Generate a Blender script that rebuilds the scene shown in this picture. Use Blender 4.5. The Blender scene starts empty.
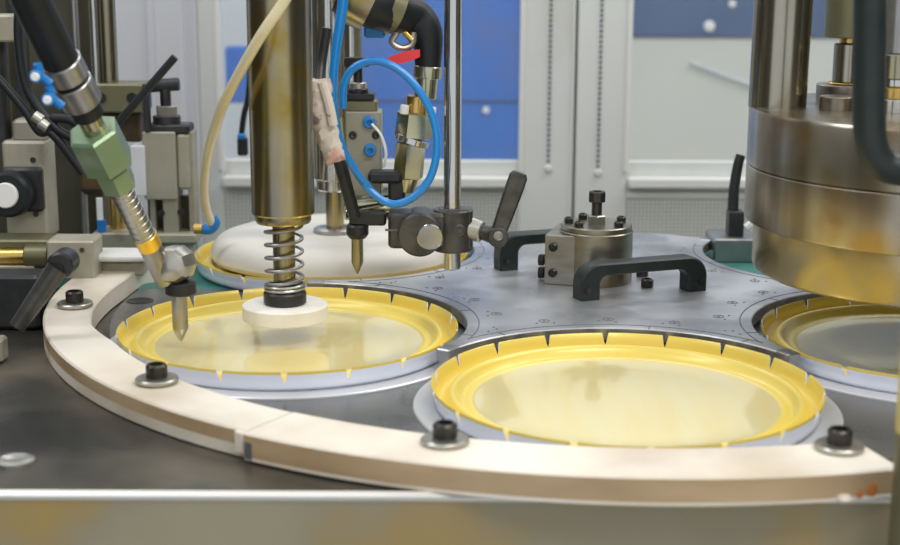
import bpy, bmesh, math, random
from mathutils import Vector, Matrix, Quaternion
random.seed(7)
PI = math.pi
C = bpy.context.scene.collection
S = bpy.context.scene

# ------------------------------------------------------------ camera / world / lights
F, PITCH, ROLL, CH = 1456.93, 0.21631839, 0.00384213, 0.32396
cam_d = bpy.data.cameras.new('camera'); cam = bpy.data.objects.new('camera', cam_d); C.objects.link(cam)
cam_d.sensor_width = 36.0; cam_d.lens = F / 900 * 36.0; cam_d.clip_start = 0.02
cam.location = (0, 0, CH)
cam.rotation_mode = 'QUATERNION'
cam.rotation_quaternion = (Matrix.Rotation(PI/2 - PITCH, 4, 'X') @ Matrix.Rotation(ROLL, 4, 'Z')).to_quaternion()
cam_d.dof.use_dof = True; cam_d.dof.focus_distance = 1.36; cam_d.dof.aperture_fstop = 6.3
S.camera = cam
S.view_settings.view_transform = 'Standard'; S.view_settings.look = 'None'
S.view_settings.gamma = 1; S.view_settings.use_curve_mapping = False
S.view_settings.exposure = 0.14

w = bpy.data.worlds.new('world'); S.world = w; w.use_nodes = True
w.node_tree.nodes['Background'].inputs[0].default_value = (0.92, 0.96, 1.0, 1)
w.node_tree.nodes['Background'].inputs[1].default_value = 0.76

def area(name, loc, target, size, sizey, energy, col=(1, 1, 1)):
    l = bpy.data.lights.new(name, 'AREA'); l.shape = 'RECTANGLE'; l.size = size; l.size_y = sizey
    l.energy = energy; l.color = col
    o = bpy.data.objects.new(name, l); C.objects.link(o); o.location = loc
    o.rotation_euler = (Vector(target) - Vector(loc)).to_track_quat('-Z', 'Y').to_euler()
    return o
area('ceiling_lamp', (0.65, 0.2, 1.4), (0.35, 1.05, 0), 1.2, 0.35, 15, (1, 0.96, 0.90))
area('ceiling_lamp', (-1.3, 1.0, 1.6), (0.1, 1.3, 0), 0.35, 1.6, 12, (0.97, 0.98, 1))
area('ceiling_lamp', (1.1, 1.75, 1.7), (0.2, 1.3, 0), 0.3, 1.2, 12, (1, 0.98, 0.94))
area('ceiling_lamp', (0.4, 4.0, 2.4), (0.4, 3.4, 0.2), 3.0, 0.6, 22, (0.95, 0.98, 1))

# ------------------------------------------------------------ photo pixel -> place in the room
def ray(px, py):
    X, Y = px - 450, py - 272.5
    x = X*math.cos(ROLL) + Y*math.sin(ROLL); y = -X*math.sin(ROLL) + Y*math.cos(ROLL)
    return Vector((x/F, math.cos(PITCH) - y/F*math.sin(PITCH), -math.sin(PITCH) - y/F*math.cos(PITCH)))
def P(px, py, z=0.0):
    d = ray(px, py); return Vector((0, 0, CH)) + d*((z - CH)/d.z)
def D(px, py, Y):
    d = ray(px, py); return Vector((0, 0, CH)) + d*(Y/d.y)
def m(Y, z=0.0):                       # metres per pixel at depth Y
    return (Y*math.cos(PITCH) + (CH - z)*math.sin(PITCH))/F

# ------------------------------------------------------------ materials
def mat(name, col, rough=.5, metal=0.0, col2=None, scale=20, stretch=(1, 1, 1), bump=0.0, detail=4, contrast=(0.35, 0.65),
        col3=None, scale3=6, c3=(0.55, 0.7), coat=0.0, rvar=0.0, bscale=None, spec=None, brush=False):
    mt = bpy.data.materials.new(name); mt.use_nodes = True
    N, L = mt.node_tree.nodes, mt.node_tree.links
    b = N['Principled BSDF']; b.inputs['Roughness'].default_value = rough; b.inputs['Metallic'].default_value = metal
    b.inputs['Base Color'].default_value = (*col, 1); b.inputs['Coat Weight'].default_value = coat
    if spec is not None: b.inputs['Specular IOR Level'].default_value = spec
    tc = N.new('ShaderNodeTexCoord'); mp = N.new('ShaderNodeMapping'); mp.inputs['Scale'].default_value = stretch
    L.new(tc.outputs['Object'], mp.inputs[0])
    nz = N.new('ShaderNodeTexNoise'); nz.inputs['Scale'].default_value = scale; nz.inputs['Detail'].default_value = detail
    L.new(mp.outputs[0], nz.inputs['Vector'])
    out = None
    if col2 is not None:
        r = N.new('ShaderNodeValToRGB'); r.color_ramp.elements[0].position = contrast[0]; r.color_ramp.elements[1].position = contrast[1]
        r.color_ramp.elements[0].color = (*col, 1); r.color_ramp.elements[1].color = (*col2, 1)
        L.new(nz.outputs[0], r.inputs[0]); out = r.outputs[0]
        if col3 is not None:
            n3 = N.new('ShaderNodeTexNoise'); n3.inputs['Scale'].default_value = scale3; n3.inputs['Detail'].default_value = 6
            L.new(tc.outputs['Object'], n3.inputs['Vector'])
            r3 = N.new('ShaderNodeValToRGB'); r3.color_ramp.elements[0].position = c3[0]; r3.color_ramp.elements[1].position = c3[1]
            L.new(n3.outputs[0], r3.inputs[0])
            mx = N.new('ShaderNodeMix'); mx.data_type = 'RGBA'; L.new(r3.outputs[0], mx.inputs[0])
            L.new(out, mx.inputs[6]); mx.inputs[7].default_value = (*col3, 1); out = mx.outputs[2]
        L.new(out, b.inputs['Base Color'])
    if rvar:
        mr = N.new('ShaderNodeMapRange'); mr.inputs[1].default_value = .3; mr.inputs[2].default_value = .7
        mr.inputs[3].default_value = rough - rvar; mr.inputs[4].default_value = rough + rvar
        L.new(nz.outputs[0], mr.inputs[0]); L.new(mr.outputs[0], b.inputs['Roughness'])
    if bump:
        bp = N.new('ShaderNodeBump'); bp.inputs['Strength'].default_value = bump; bp.inputs['Distance'].default_value = .001
        if bscale:
            nb = N.new('ShaderNodeTexNoise'); nb.inputs['Scale'].default_value = bscale; L.new(mp.outputs[0], nb.inputs['Vector']); L.new(nb.outputs[0], bp.inputs['Height'])
        else: L.new(nz.outputs[0], bp.inputs['Height'])
        L.new(bp.outputs[0], b.inputs['Normal'])
    return mt
M = {}
M['gold'] = mat('gold_lacquer', (0.83, 0.66, 0.15), .32, .05, (0.80, 0.61, 0.10), 6, coat=.2)
M['panel_gold'] = mat('panel_gold', (0.86, 0.76, 0.40), .15, .22, (0.86, 0.72, 0.32), 9, stretch=(6, .6, 1), coat=.5, rvar=.04)
M['white_enamel'] = mat('white_enamel', (0.78, 0.82, 0.93), .25, 0, coat=.3)
M['ring'] = mat('cream_nylon', (0.80, 0.74, 0.64), .5, 0, (0.60, 0.50, 0.37), 6, contrast=(.42, .72), col3=(0.44, 0.34, 0.22), scale3=7, c3=(.5, .85), bump=.15)
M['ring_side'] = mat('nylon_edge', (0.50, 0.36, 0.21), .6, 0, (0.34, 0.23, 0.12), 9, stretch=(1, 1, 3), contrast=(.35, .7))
M['table'] = mat('dark_steel_plate', (0.075, 0.075, 0.07), .34, .7, (0.26, 0.22, 0.155), 5, contrast=(.38, .66), col3=(0.05, 0.05, 0.045), scale3=9, c3=(.5, .7), bump=.12, bscale=300, rvar=.12)
M['apron'] = mat('stained_steel', (0.34, 0.30, 0.20), .5, .2, (0.27, 0.235, 0.155), 7, col3=(0.40, 0.26, 0.06), scale3=7, c3=(.52, .7), bump=.1)
M['edge'] = mat('bright_edge', (0.75, 0.73, 0.68), .35, .3)
M['dial'] = mat('ground_steel', (0.40, 0.405, 0.42), .35, .7, (0.54, 0.545, 0.56), 10, contrast=(.38, .62), col3=(0.33, 0.33, 0.34), scale3=17, c3=(.52,.68), bump=.06, bscale=400, rvar=.1)
M['dial_edge'] = mat('dark_edge_steel', (0.22, 0.21, 0.18), .35, .8, (0.4, 0.38, 0.33), 60)
M['seat'] = mat('pale_satin_steel', (0.70, 0.70, 0.72), .3, .4, (0.62, 0.62, 0.63), 12)
M['base_plate'] = mat('grey_ground_plate', (0.20, 0.20, 0.195), .3, .7, (0.31, 0.31, 0.31), 9, contrast=(.35, .7), rvar=.1)
M['teal'] = mat('teal_paint', (0.03, 0.16, 0.135), .4, 0, (0.05, 0.22, 0.19), 20)
M['chrome'] = mat('reflection_streak_chrome', (0.40, 0.375, 0.31), .2, 1, (0.26, 0.23, 0.14), 10, stretch=(6, 6, .5), contrast=(.4, .75), col3=(0.50, 0.42, 0.10), scale3=14, c3=(.6, .75))  # stretched streaks paint mirrored light and dark into the colour
M['column'] = mat('reflection_streak_column', (0.27, 0.255, 0.21), .26, 1, (0.40, 0.33, 0.17), 9, stretch=(6, 6, .6), contrast=(.38, .62), col3=(0.34, 0.25, 0.06), scale3=26, c3=(.48, .68), bump=.2)  # dark and golden streaks painted in for reflections of the surroundings
M['rod'] = mat('polished_rod', (0.6, 0.6, 0.58), .14, 1)
M['brass'] = mat('brass', (0.75, 0.52, 0.18), .25, 1, (0.55, 0.36, 0.1), 30)
M['yellow_brass'] = mat('gilt_ring', (0.9, 0.58, 0.08), .3, .7)
M['olive'] = mat('olive_steel', (0.20, 0.19, 0.11), .4, .5, (0.14, 0.13, 0.07), 16, col3=(0.12, .08, .03), scale3=9)
M['grey_block'] = mat('grey_cast_block', (0.38, 0.36, 0.29), .48, .3, (0.31, 0.29, 0.22), 15, col3=(.17,.14,.09), scale3=22, c3=(.6,.72))
M['cream_block'] = mat('pale_aluminium', (0.46, 0.43, 0.35), .5, .3, (0.36, 0.33, 0.25), 25, col3=(.2,.16,.1), scale3=25, c3=(.6,.75))
M['dark_column'] = mat('dark_column_steel', (0.055, 0.055, 0.04), .5, .4, (0.09, 0.08, 0.05), 8, col3=(.12, .08, .03), scale3=10)
M['rust'] = mat('rusty_part', (0.06, 0.045, 0.025), .6, .3, (0.12, 0.07, 0.03), 40, col3=(.035,.035,.025), scale3=30)
M['black'] = mat('black_oxide', (0.022, 0.023, 0.024), .38, .3, (0.035, 0.036, 0.036), 60)
M['bolt'] = mat('black_bolt', (0.03, 0.03, 0.028), .32, .6, (0.06, 0.055, 0.045), 80)
M['rubber'] = mat('black_rubber', (0.010, 0.013, 0.015), .42, 0, spec=.35)
M['handle'] = mat('black_green_plastic', (0.014, 0.022, 0.021), .42, 0, (0.024, 0.031, 0.029), 40, bump=.15, bscale=600, spec=.35)
M['clamp'] = mat('grey_cast_clamp', (0.055, 0.055, 0.05), .4, .6, (0.10, 0.095, 0.085), 60, bump=.25, bscale=500)
M['washer'] = mat('zinc_washer', (0.48, 0.47, 0.42), .3, .8, (0.36, 0.34, 0.29), 40)
M['hub'] = mat('turned_hub_steel', (0.34, 0.32, 0.28), .3, .9, (0.24, 0.22, 0.17), 8, stretch=(3, 3, 12), contrast=(.35, .7), col3=(.22, .17, .09), scale3=18)
M['press'] = mat('turned_press_steel', (0.50, 0.47, 0.41), .27, .95, (0.27, 0.235, 0.18), 7, stretch=(4, 4, .4), contrast=(.38, .62), col3=(0.40, 0.28, 0.13), scale3=14, c3=(.56, .7), bump=.05)  # dark vertical streaks in the colour stand for reflections; brown patches are wear
M['press_low'] = mat('yellow_streak_press_steel', (0.46, 0.42, 0.32), .25, .95, (0.50, 0.38, 0.15), 6, stretch=(4, 4, .6), contrast=(.35, .65), col3=(0.28, 0.26, 0.2), scale3=8)  # lower die tone with yellow and grey vertical streaks
M['white_disc'] = mat('cream_urethane', (0.70, 0.67, 0.60), .55, 0, (0.50, 0.46, 0.38), 9, contrast=(.5, .85))
M['pad'] = mat('chalky_nylon_pad', (0.80, 0.77, 0.70), .6, 0, (0.66, 0.62, 0.54), 30, contrast=(.45, .8), bump=.2)
M['blue_tube'] = mat('blue_polyurethane', (0.01, 0.22, 0.62), .22, 0, coat=.3)
M['blue_fit'] = mat('blue_fitting', (0.01, 0.2, 0.55), .35, 0)
M['tan_tube'] = mat('yellowed_tube', (0.78, 0.66, 0.38), .3, 0, (.82, .72, .48), 8, coat=.2)
M['white_plastic'] = mat('white_plastic', (0.82, 0.82, 0.80), .4)
M['steel'] = mat('grey_steel', (0.42, 0.42, 0.42), .32, .9, (0.32, 0.31, 0.3), 30)
M['green_metal'] = mat('green_anodised', (0.27, 0.35, 0.24), .32, .5, (0.22, 0.32, 0.19), 12, col3=(.42, .47, .38), scale3=22)
M['red'] = mat('red_tape', (0.75, 0.04, 0.05), .35, 0)
M['pink_wrap'] = mat('stained_wrap', (0.62, 0.55, 0.48), .55, 0, (0.55, 0.30, 0.25), 30, contrast=(.5, .62), col3=(0.25, .2, .17), scale3=45, c3=(.58, .62))
M['hexfit'] = mat('nickel_fitting', (0.55, 0.53, 0.38), .2, 1, (0.42, 0.4, 0.24), 25)
M['door'] = mat('cabinet_paint', (0.70, 0.72, 0.69), .45, 0, (0.66, 0.68, 0.66), 4, col3=(0.6, 0.6, 0.55), scale3=4)
M['door_dark'] = mat('cabinet_gap', (0.12, 0.13, 0.16), .6)
M['wall'] = mat('lavender_grey_paint', (0.64, 0.65, 0.70), .5, 0, (0.60, 0.61, 0.65), 3)
M['sill'] = mat('pale_sill', (0.74, 0.74, 0.71), .4)
M['blue_sheet'] = mat('blue_panel', (0.012, 0.13, 0.55), .5, 0, (0.02, 0.17, 0.60), 3, col3=(0.07, 0.14, 0.42), scale3=5, c3=(.5, .7))
M['navy_sheet'] = mat('navy_panel', (0.03, 0.075, 0.19), .5, 0, (0.04, 0.10, 0.24), 4)
M['cream_wall'] = mat('far_cream_wall', (0.66, 0.66, 0.58), .7, 0, (0.60, 0.62, 0.58), 2)
M['pale_wall'] = mat('far_pale_wall', (0.60, 0.64, 0.66), .7, 0, (0.64, 0.66, 0.66), 2)
M['engrave'] = mat('engraved_mark', (0.13, 0.135, 0.15), .6, .3)
M['tape'] = mat('yellow_paint', (0.62, 0.52, 0.14), .4, .1)
# perforated sheet
def perforated():
    mt = bpy.data.materials.new('perforated_sheet'); mt.use_nodes = True
    N, L = mt.node_tree.nodes, mt.node_tree.links; b = N['Principled BSDF']; b.inputs['Roughness'].default_value = .5
    tc = N.new('ShaderNodeTexCoord'); sx = N.new('ShaderNodeSeparateXYZ'); L.new(tc.outputs['Object'], sx.inputs[0])
    def mth(op, a, b_=None):
        n = N.new('ShaderNodeMath'); n.operation = op
        for i_, q in enumerate((a, b_)):
            if q is None: continue
            if isinstance(q, (int, float)): n.inputs[i_].default_value = q
            else: L.new(q, n.inputs[i_])
        return n.outputs[0]
    k = 2*PI/.0088
    a = mth('SINE', mth('MULTIPLY', mth('ADD', sx.outputs[0], sx.outputs[2]), k*.707)); c = mth('SINE', mth('MULTIPLY', mth('SUBTRACT', sx.outputs[0], sx.outputs[2]), k*.707))
    v = mth('MULTIPLY', a, c)
    r = N.new('ShaderNodeValToRGB'); r.color_ramp.elements[0].position = .12; r.color_ramp.elements[1].position = .3
    r.color_ramp.elements[0].color = (0.62, 0.64, 0.60, 1); r.color_ramp.elements[1].color = (0.24, 0.25, 0.23, 1)
    L.new(v, r.inputs[0]); L.new(r.outputs[0], b.inputs['Base Color']); return mt
M['perf'] = perforated()
def glass():
    mt = bpy.data.materials.new('cabinet_glass'); mt.use_nodes = True
    N, L = mt.node_tree.nodes, mt.node_tree.links; b = N['Principled BSDF']
    b.inputs['Base Color'].default_value = (.9, .95, 1, 1); b.inputs['Roughness'].default_value = .05
    b.inputs['Alpha'].default_value = .05; return mt
M['glass'] = glass()

# ------------------------------------------------------------ mesh helpers (all in world metres)
def frame(ax):
    ax = Vector(ax).normalized()
    t = Vector((0, 0, 1)) if abs(ax.z) < .95 else Vector((1, 0, 0))
    u = t.cross(ax).normalized(); v = ax.cross(u).normalized()
    return u, v, ax
class MB:
    def __init__(s): s.b = bmesh.new(); s.mi = 0
    def face(s, vs):
        try:
            f = s.b.faces.new(vs); f.material_index = s.mi; return f
        except ValueError: return None
    def rings(s, rings, closed=True, cap=True):
        rs = [[s.b.verts.new(p) for p in r] for r in rings]
        n = len(rs[0])
        for a, b in zip(rs, rs[1:]):
            for i in range(n if closed else n-1):
                j = (i+1) % n
                s.face([a[i], a[j], b[j], b[i]])
        if cap:
            s.face(list(reversed(rs[0]))); s.face(rs[-1])
        return s
    def lathe(s, c, prof, seg=32, ax=(0, 0, 1), cap=True, phase=0.0):
        u, v, w_ = frame(ax); c = Vector(c)
        R = [[c + w_*z + (u*math.cos(phase + 2*PI*i/seg) + v*math.sin(phase + 2*PI*i/seg))*max(r, 1e-5) for i in range(seg)] for r, z in prof]
        return s.rings(R, True, cap)
    def cyl(s, a, b, r, seg=24, r2=None, bev=0.0):
        a, b = Vector(a), Vector(b); L = (b-a).length; r2 = r if r2 is None else r2
        if bev: pr = [(r-bev, 0), (r, bev), (r2, L-bev), (r2-bev, L)]
        else: pr = [(r, 0), (r2, L)]
        return s.lathe(a, pr, seg, b-a)
    def box(s, c, size, rot=None, bev=0.0, ax=None):
        c = Vector(c); x, y, z = [q/2 for q in size]
        Rm = rot if rot is not None else Matrix.Identity(3)
        if bev <= 0:
            rings = [[c + Rm @ Vector(p) for p in ((-x, -y, k*z), (x, -y, k*z), (x, y, k*z), (-x, y, k*z))] for k in (-1, 1)]
            return s.rings(rings)
        bv = min(bev, x*.9, y*.9, z*.9)
        def rr(i): # chamfered rect
            X, Y = x-i, y-i
            q = bv
            return [(-X+q-i*0, -Y), (X-q, -Y), (X, -Y+q), (X, Y-q), (X-q, Y), (-X+q, Y), (-X, Y-q), (-X, -Y+q)]
        rings = []
        for i, zz in ((bv, -z), (0, -z+bv), (0, z-bv), (bv, z)):
            rings.append([c + Rm @ Vector((p[0], p[1], zz)) for p in (rr(i) if i == 0 else [(a*(x-bv*.8)/x, b_*(y-bv*.8)/y) for a, b_ in rr(0)])])
        return s.rings(rings)
    def prism(s, poly, z0, z1, bev=0.0):
        if bev:
            cx = sum(p[0] for p in poly)/len(poly); cy = sum(p[1] for p in poly)/len(poly)
            def off(p): d = Vector((cx-p[0], cy-p[1])).normalized()*bev; return (p[0]+d.x, p[1]+d.y)
            top = [off(p) for p in poly]
            return s.rings([[(p[0], p[1], z0) for p in poly], [(p[0], p[1], z1-bev) for p in poly], [(p[0], p[1], z1) for p in top]])
        return s.rings([[(p[0], p[1], z0) for p in poly], [(p[0], p[1], z1) for p in poly]])
    def tube(s, pts, r, seg=12, sub=6, smooth=True, radii=None, cap=True):
        pts = [Vector(p) for p in pts]
        if smooth and len(pts) > 2:
            q = []
            e = [pts[0]*2-pts[1]] + pts + [pts[-1]*2-pts[-2]]
            for i in range(1, len(e)-2):
                for k in range(sub):
                    t = k/sub; a, b, c, d = e[i-1], e[i], e[i+1], e[i+2]
                    q.append(.5*((2*b)+(-a+c)*t+(2*a-5*b+4*c-d)*t*t+(-a+3*b-3*c+d)*t**3))
            q.append(pts[-1]); pts = q
        T = [(pts[min(i+1, len(pts)-1)]-pts[max(i-1, 0)]).normalized() for i in range(len(pts))]
        u, v, _ = frame(T[0]); rings = []
        for i, p in enumerate(pts):
            if i: 
                qd = T[i-1].rotation_difference(T[i]); u = qd @ u
            u = (u - T[i]*u.dot(T[i])).normalized(); v = T[i].cross(u)
            rr = r if radii is None else radii[0] + (radii[1]-radii[0])*i/(len(pts)-1)
            rings.append([p + (u*math.cos(2*PI*k/seg)+v*math.sin(2*PI*k/seg))*rr for k in range(seg)])
        return s.rings(rings, True, cap)
    def hexa(s, a, b, r, bev=0.0, phase=0.0):
        a, b = Vector(a), Vector(b); L = (b-a).length
        bev = bev or r*.12
        return s.lathe(a, [(r-bev, 0), (r, bev*.7), (r, L-bev*.7), (r-bev, L)], 6, b-a, phase=phase)
    def build(s, name, material, parent=None, kind=None, label=None, sharp=32):
        b = s.b
        bmesh.ops.recalc_face_normals(b, faces=b.faces)
        for f in b.faces: f.smooth = True
        for e in b.edges:
            if len(e.link_faces) == 2 and e.calc_face_angle(0) > math.radians(sharp): e.smooth = False
        me = bpy.data.meshes.new(name)
        org = Vector((0, 0, 0))
        if parent is not None: org = worldloc(parent)
        elif len(b.verts):
            mn = [min(v.co[k] for v in b.verts) for k in range(3)]; mx = [max(v.co[k] for v in b.verts) for k in range(3)]
            org = Vector(((mn[0]+mx[0])/2, (mn[1]+mx[1])/2, mn[2]))
        bmesh.ops.translate(b, verts=b.verts, vec=-org)
        b.to_mesh(me); b.free()
        for mm in (material if isinstance(material, (list, tuple)) else [material]): me.materials.append(mm)
        o = bpy.data.objects.new(name, me); C.objects.link(o)
        if parent is not None: o.parent = parent
        else: o.location = org
        if kind: o['kind'] = kind
        if label: o['label'] = label
        return o
def worldloc(o):
    v = Vector(o.location); p = o.parent
    while p is not None: v += Vector(p.location); p = p.parent
    return v
def thing(name, label, cat, loc, group=None):
    o = bpy.data.objects.new(name, None); C.objects.link(o); o.location = loc; o.empty_display_size = .02
    o['label'] = label; o['category'] = cat
    if group: o['group'] = group
    return o
def tag(o, label, cat, group=None):
    o['label'] = label; o['category'] = cat
    if group: o['group'] = group
    return o
def copy_tree(o, parent=None):
    c = o.copy(); C.objects.link(c); c.parent = parent
    for ch in [x for x in C.objects if x.parent == o]: copy_tree(ch, c)
    return c
Y3 = Vector((0, 0, 1))
def rotdir(ax, up=(0, 0, 1)):          # matrix whose local Z looks along ax
    u, v, w_ = frame(ax); return Matrix((u, v, w_)).transposed()

# ------------------------------------------------------------ layout of the dial
CX, CY = 0.1473, 1.4096
RD = 0.3284
ANG0 = math.radians(-92.0)
stations = [(CX + RD*math.cos(ANG0 + k*PI/3), CY + RD*math.sin(ANG0 + k*PI/3)) for k in range(6)]
# 0 front lid, 5 left lid, 1 right lid, 4 back-left lid, 3 back pocket, 2 back-right pocket
ZT = -0.020                             # fixed table level

# ------------------------------------------------------------ setting: cabinet behind, room beyond
YW = 2.25
def wx(px): return D(px, 120, YW).x
def wz(py): return D(450, py, YW).z
def wbox(mb, x0, x1, y0, y1, d0, d1, bev=0.0):   # pixel box on the cabinet plane, d = depth offset (negative = towards camera)
    a, b_ = wx(x0), wx(x1); za, zb = wz(y1), wz(y0)
    mb.box(((a+b_)/2, YW + (d0+d1)/2, (za+zb)/2), (b_-a, d1-d0, zb-za), bev=bev)
ZTOP, ZBOT = -60, 420
def leaf(name, x0, x1, ox0, ox1, vx0, vx1, vy0):
    # door leaf with a window opening ox0..ox1, ending at y=163/185, and a perforated vent below
    mb = MB()
    wbox(mb, x0, ox0, ZTOP, ZBOT, 0, .03, .002)
    wbox(mb, ox1, x1, ZTOP, ZBOT, 0, .03, .002)
    wbox(mb, ox0, ox1, 186, vy0, 0, .03)
    wbox(mb, ox0, ox1, vy0+70, ZBOT, 0, .03)
    if vx0 > ox0: wbox(mb, ox0, vx0, vy0, vy0+70, 0, .03)
    o = mb.build(name, M['door']); o['kind'] = 'structure'
    mb = MB(); wbox(mb, ox0, ox1, 176, 187, -.014, .012, .003); mb.build('sill', M['sill'], o)
    mb = MB(); wbox(mb, ox0-1, ox1+1, 162, 176, .010, .03, .001); mb.build('lower_rail', M['door'], o)
    mb = MB()
    wbox(mb, ox0-5, ox0+1, ZTOP, 172, -.004, .012, .002); wbox(mb, ox1-1, ox1+4, ZTOP, 172, -.004, .012, .002)
    mb.build('window_bead', M['sill'], o)
    mb = MB(); wbox(mb, ox0, ox1, ZTOP, 170, .016, .02); mb.build('pane', M['glass'], o)
    mb = MB(); wbox(mb, vx0, vx1, vy0, vy0+70, .002, .006); mb.build('perforated_vent', M['perf'], o)
    return o
d1 = leaf('door_1', 200, 573, 222, 520, 215, 549, 192)
d2 = leaf('door_2', 576, 1010, 629, 960, 602, 965, 197)
for d, xs, yend in ((d1, 549, 168), (d2, 599, 172)):
    mb = MB(); y = -58
    while y < yend-6:
        p = Vector((wx(xs), YW-.001, wz(y))); mb.box(p, (.0042, .005, .0045), bev=.0008); y += 5.2
    o = mb.build('slot_strip', M['door_dark'], d); o['kind'] = 'stuff'
    mb = MB(); mb.lathe((wx(xs), YW+.001, wz(yend)), [(.006, 0), (.006, .003), (.004, .006)], 12, (0, -1, 0)); mb.build('rivet', M['sill'], d)
mb = MB(); wbox(mb, 573.2, 575.8, ZTOP, ZBOT, .012, .03); o = mb.build('trim_1', M['door_dark']); o['kind'] = 'structure'
mb = MB(); wbox(mb, 571, 573.2, ZTOP, ZBOT, -.004, 0); o = mb.build('trim_2', M['sill']); o['kind'] = 'structure'
# left painted wall, with a fold
mb = MB(); wbox(mb, -60, 189, ZTOP, ZBOT, -.05, .03); wbox(mb, 189, 200, ZTOP, ZBOT, -.02, .03); wbox(mb, 158, 164, ZTOP, ZBOT, -.054, -.05)
o = mb.build('wall_left', M['wall']); o['kind'] = 'structure'
# dark panels added out of view so the steel mirrors dark streaks
mb = MB(); mb.box((-1.75, .7, .3), (.04, 3.0, 2.5)); o = mb.build('added_dark_panel_left', M['dark_column']); o['kind'] = 'structure'
mb = MB(); mb.box((1.75, .7, .3), (.04, 3.0, 2.5)); o = mb.build('added_dark_panel_right', M['dark_column']); o['kind'] = 'structure'
# far room seen through the glass
mb = MB(); mb.box((.3, 4.8, .6), (9, .05, 5)); o = mb.build('wall_back', M['pale_wall']); o['kind'] = 'structure'
mb = MB(); mb.box((.3, 2.4, -1.0), (9, 7.6, .04)); o = mb.build('floor', M['pale_wall']); o['kind'] = 'structure'
YF = 3.2
def farbox(x0, x1, y0, y1, Yd, th):
    a, b_ = D(x0, 100, Yd), D(x1, 100, Yd); zt, zb = D(450, y0, Yd).z, D(450, y1, Yd).z
    mb = MB(); mb.box(((a.x+b_.x)/2, Yd+th/2, (zt+zb)/2), (b_.x-a.x, th, zt-zb), bev=.004); return mb
cab = thing('equipment_cabinet', 'bright blue equipment cabinet seen through the left window', 'cabinet', (D(400, 100, YF).x, YF, -.98))
farbox(262, 600, -120, 168, YF, .4).build('body', M['blue_sheet'], cab)
farbox(262, 600, 168, 600, YF+.01, .38).build('plinth', M['pale_wall'], cab)
mb = farbox(262, 598, 100, 102.5, YF-.005, .01); mb.build('seam', M['navy_sheet'], cab)
for q in (415, 486): 
    p = D(q, 110, YF-.004); mb = MB(); mb.lathe(p, [(.008, 0), (.008, .006), (.004, .009)], 12, (0, -1, 0)); mb.build('screw', M['white_plastic'], cab)
farbox(226, 250, 48, 104, YF, .06).build('blue_box', M['blue_sheet'])
tag(C.objects['blue_box'], 'small blue box seen through the window left of the steel plunger', 'box')
cab2 = thing('storage_cabinet', 'navy topped cream cabinet behind the right window', 'cabinet', (D(740, 100, YF).x, YF, -.98))
farbox(606, 1100, -160, 36, YF, .5).build('upper_body', M['navy_sheet'], cab2)
farbox(606, 1100, 36, 600, YF+.01, .48).build('lower_body', M['cream_wall'], cab2)
a, b_ = D(690, 62, YF-.002), D(760, 88, YF-.002)
mb = MB(); mb.tube([a, b_], .005, 8, smooth=False); mb.build('diagonal_strip', M['pale_wall'], cab2)
p = D(709, 26, YF); mb = MB(); mb.lathe(p, [(.012, 0), (.012, .008), (.006, .012)], 16, (0, -1, 0)); mb.build('round_handle', M['white_plastic'], cab2)
p = D(732, 4, YF); mb = MB(); mb.lathe(p, [(.008, 0), (.008, .006), (.004, .009)], 12, (0, -1, 0)); mb.build('screw', M['white_plastic'], cab2)

# ------------------------------------------------------------ table
YE = P(450, 493, ZT).y                  # front edge of the table
tb = thing('work_table', 'dark oil-stained steel machine table under the turntable', 'table', (.1, 1.3, -1.0))
mb = MB(); mb.box((.1, (YE+1.72)/2, ZT-.011), (1.9, 1.72-YE, .020)); mb.build('table_top', M['table'], tb)
mb = MB(); mb.box((.1, YE+.009, -.189), (1.88, .02, .33)); mb.build('front_apron', M['apron'], tb)
mb = MB(); mb.box((.1, YE-.0005, ZT-.0022), (1.88, .005, .0040), rot=Matrix.Rotation(.5, 3, 'X')); mb.build('bright_edge_strip', M['edge'], tb, label='worn bright metal front edge')
mb = MB(); mb.box((.1, 1.3, -.62), (1.7, .7, .72)); mb.build('base_cabinet', M['dark_column'], tb)
p = P(15, 461, ZT); mb = MB(); mb.lathe((p.x, p.y, ZT-.001), [(.0135, 0), (.0135, .0022), (.010, .0035), (.006, .002), (.0001, .002)], 24); pl = mb.build('plug_screw', M['washer'], tb)
# front ground plate and teal floor behind
yb = P(160, 290, ZT).y
mb = MB(); arc = []
for k in range(97):
    a = 2*PI*k/96; x, y = CX+.474*math.cos(a), CY+.474*math.sin(a)
    arc.append((x, min(y, yb)))
pol = []
for q in arc:
    if not pol or (Vector(q)-Vector(pol[-1])).length > 1e-4: pol.append(q)
mb.prism(pol[:-1] if (Vector(pol[0])-Vector(pol[-1])).length < 1e-4 else pol, ZT-.001, ZT+.0012)
bp = mb.build('bed_plate', M['base_plate']); tag(bp, 'smooth grey steel bed plate lying inside the cream guard ring', 'plate')
mb = MB(); mb.prism([(-.45, yb+.002), (.75, yb+.002), (.75, 1.715), (-.45, 1.715)], ZT-.001, ZT+.0006)
o = mb.build('painted_bed', M['teal']); tag(o, 'teal painted machine bed at the back beneath the turntable', 'plate')
# hole ring in the bed plate near the ring
p = P(140, 301, ZT+.0012); mb = MB(); mb.lathe((p.x, p.y, ZT+.0012), [(.0135, 0), (.0135, .0006), (.011, .0009), (.009, .0003), (.0001, .0002)], 24); mb.build('bored_hole', M['black'], bp)
p = P(222, 393, ZT+.0012); mb = MB(); mb.lathe((p.x, p.y, ZT+.0012), [(.006, 0), (.006, .0006), (.0001, .0006)], 20); mb.build('bored_hole', M['engrave'], bp)
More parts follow.
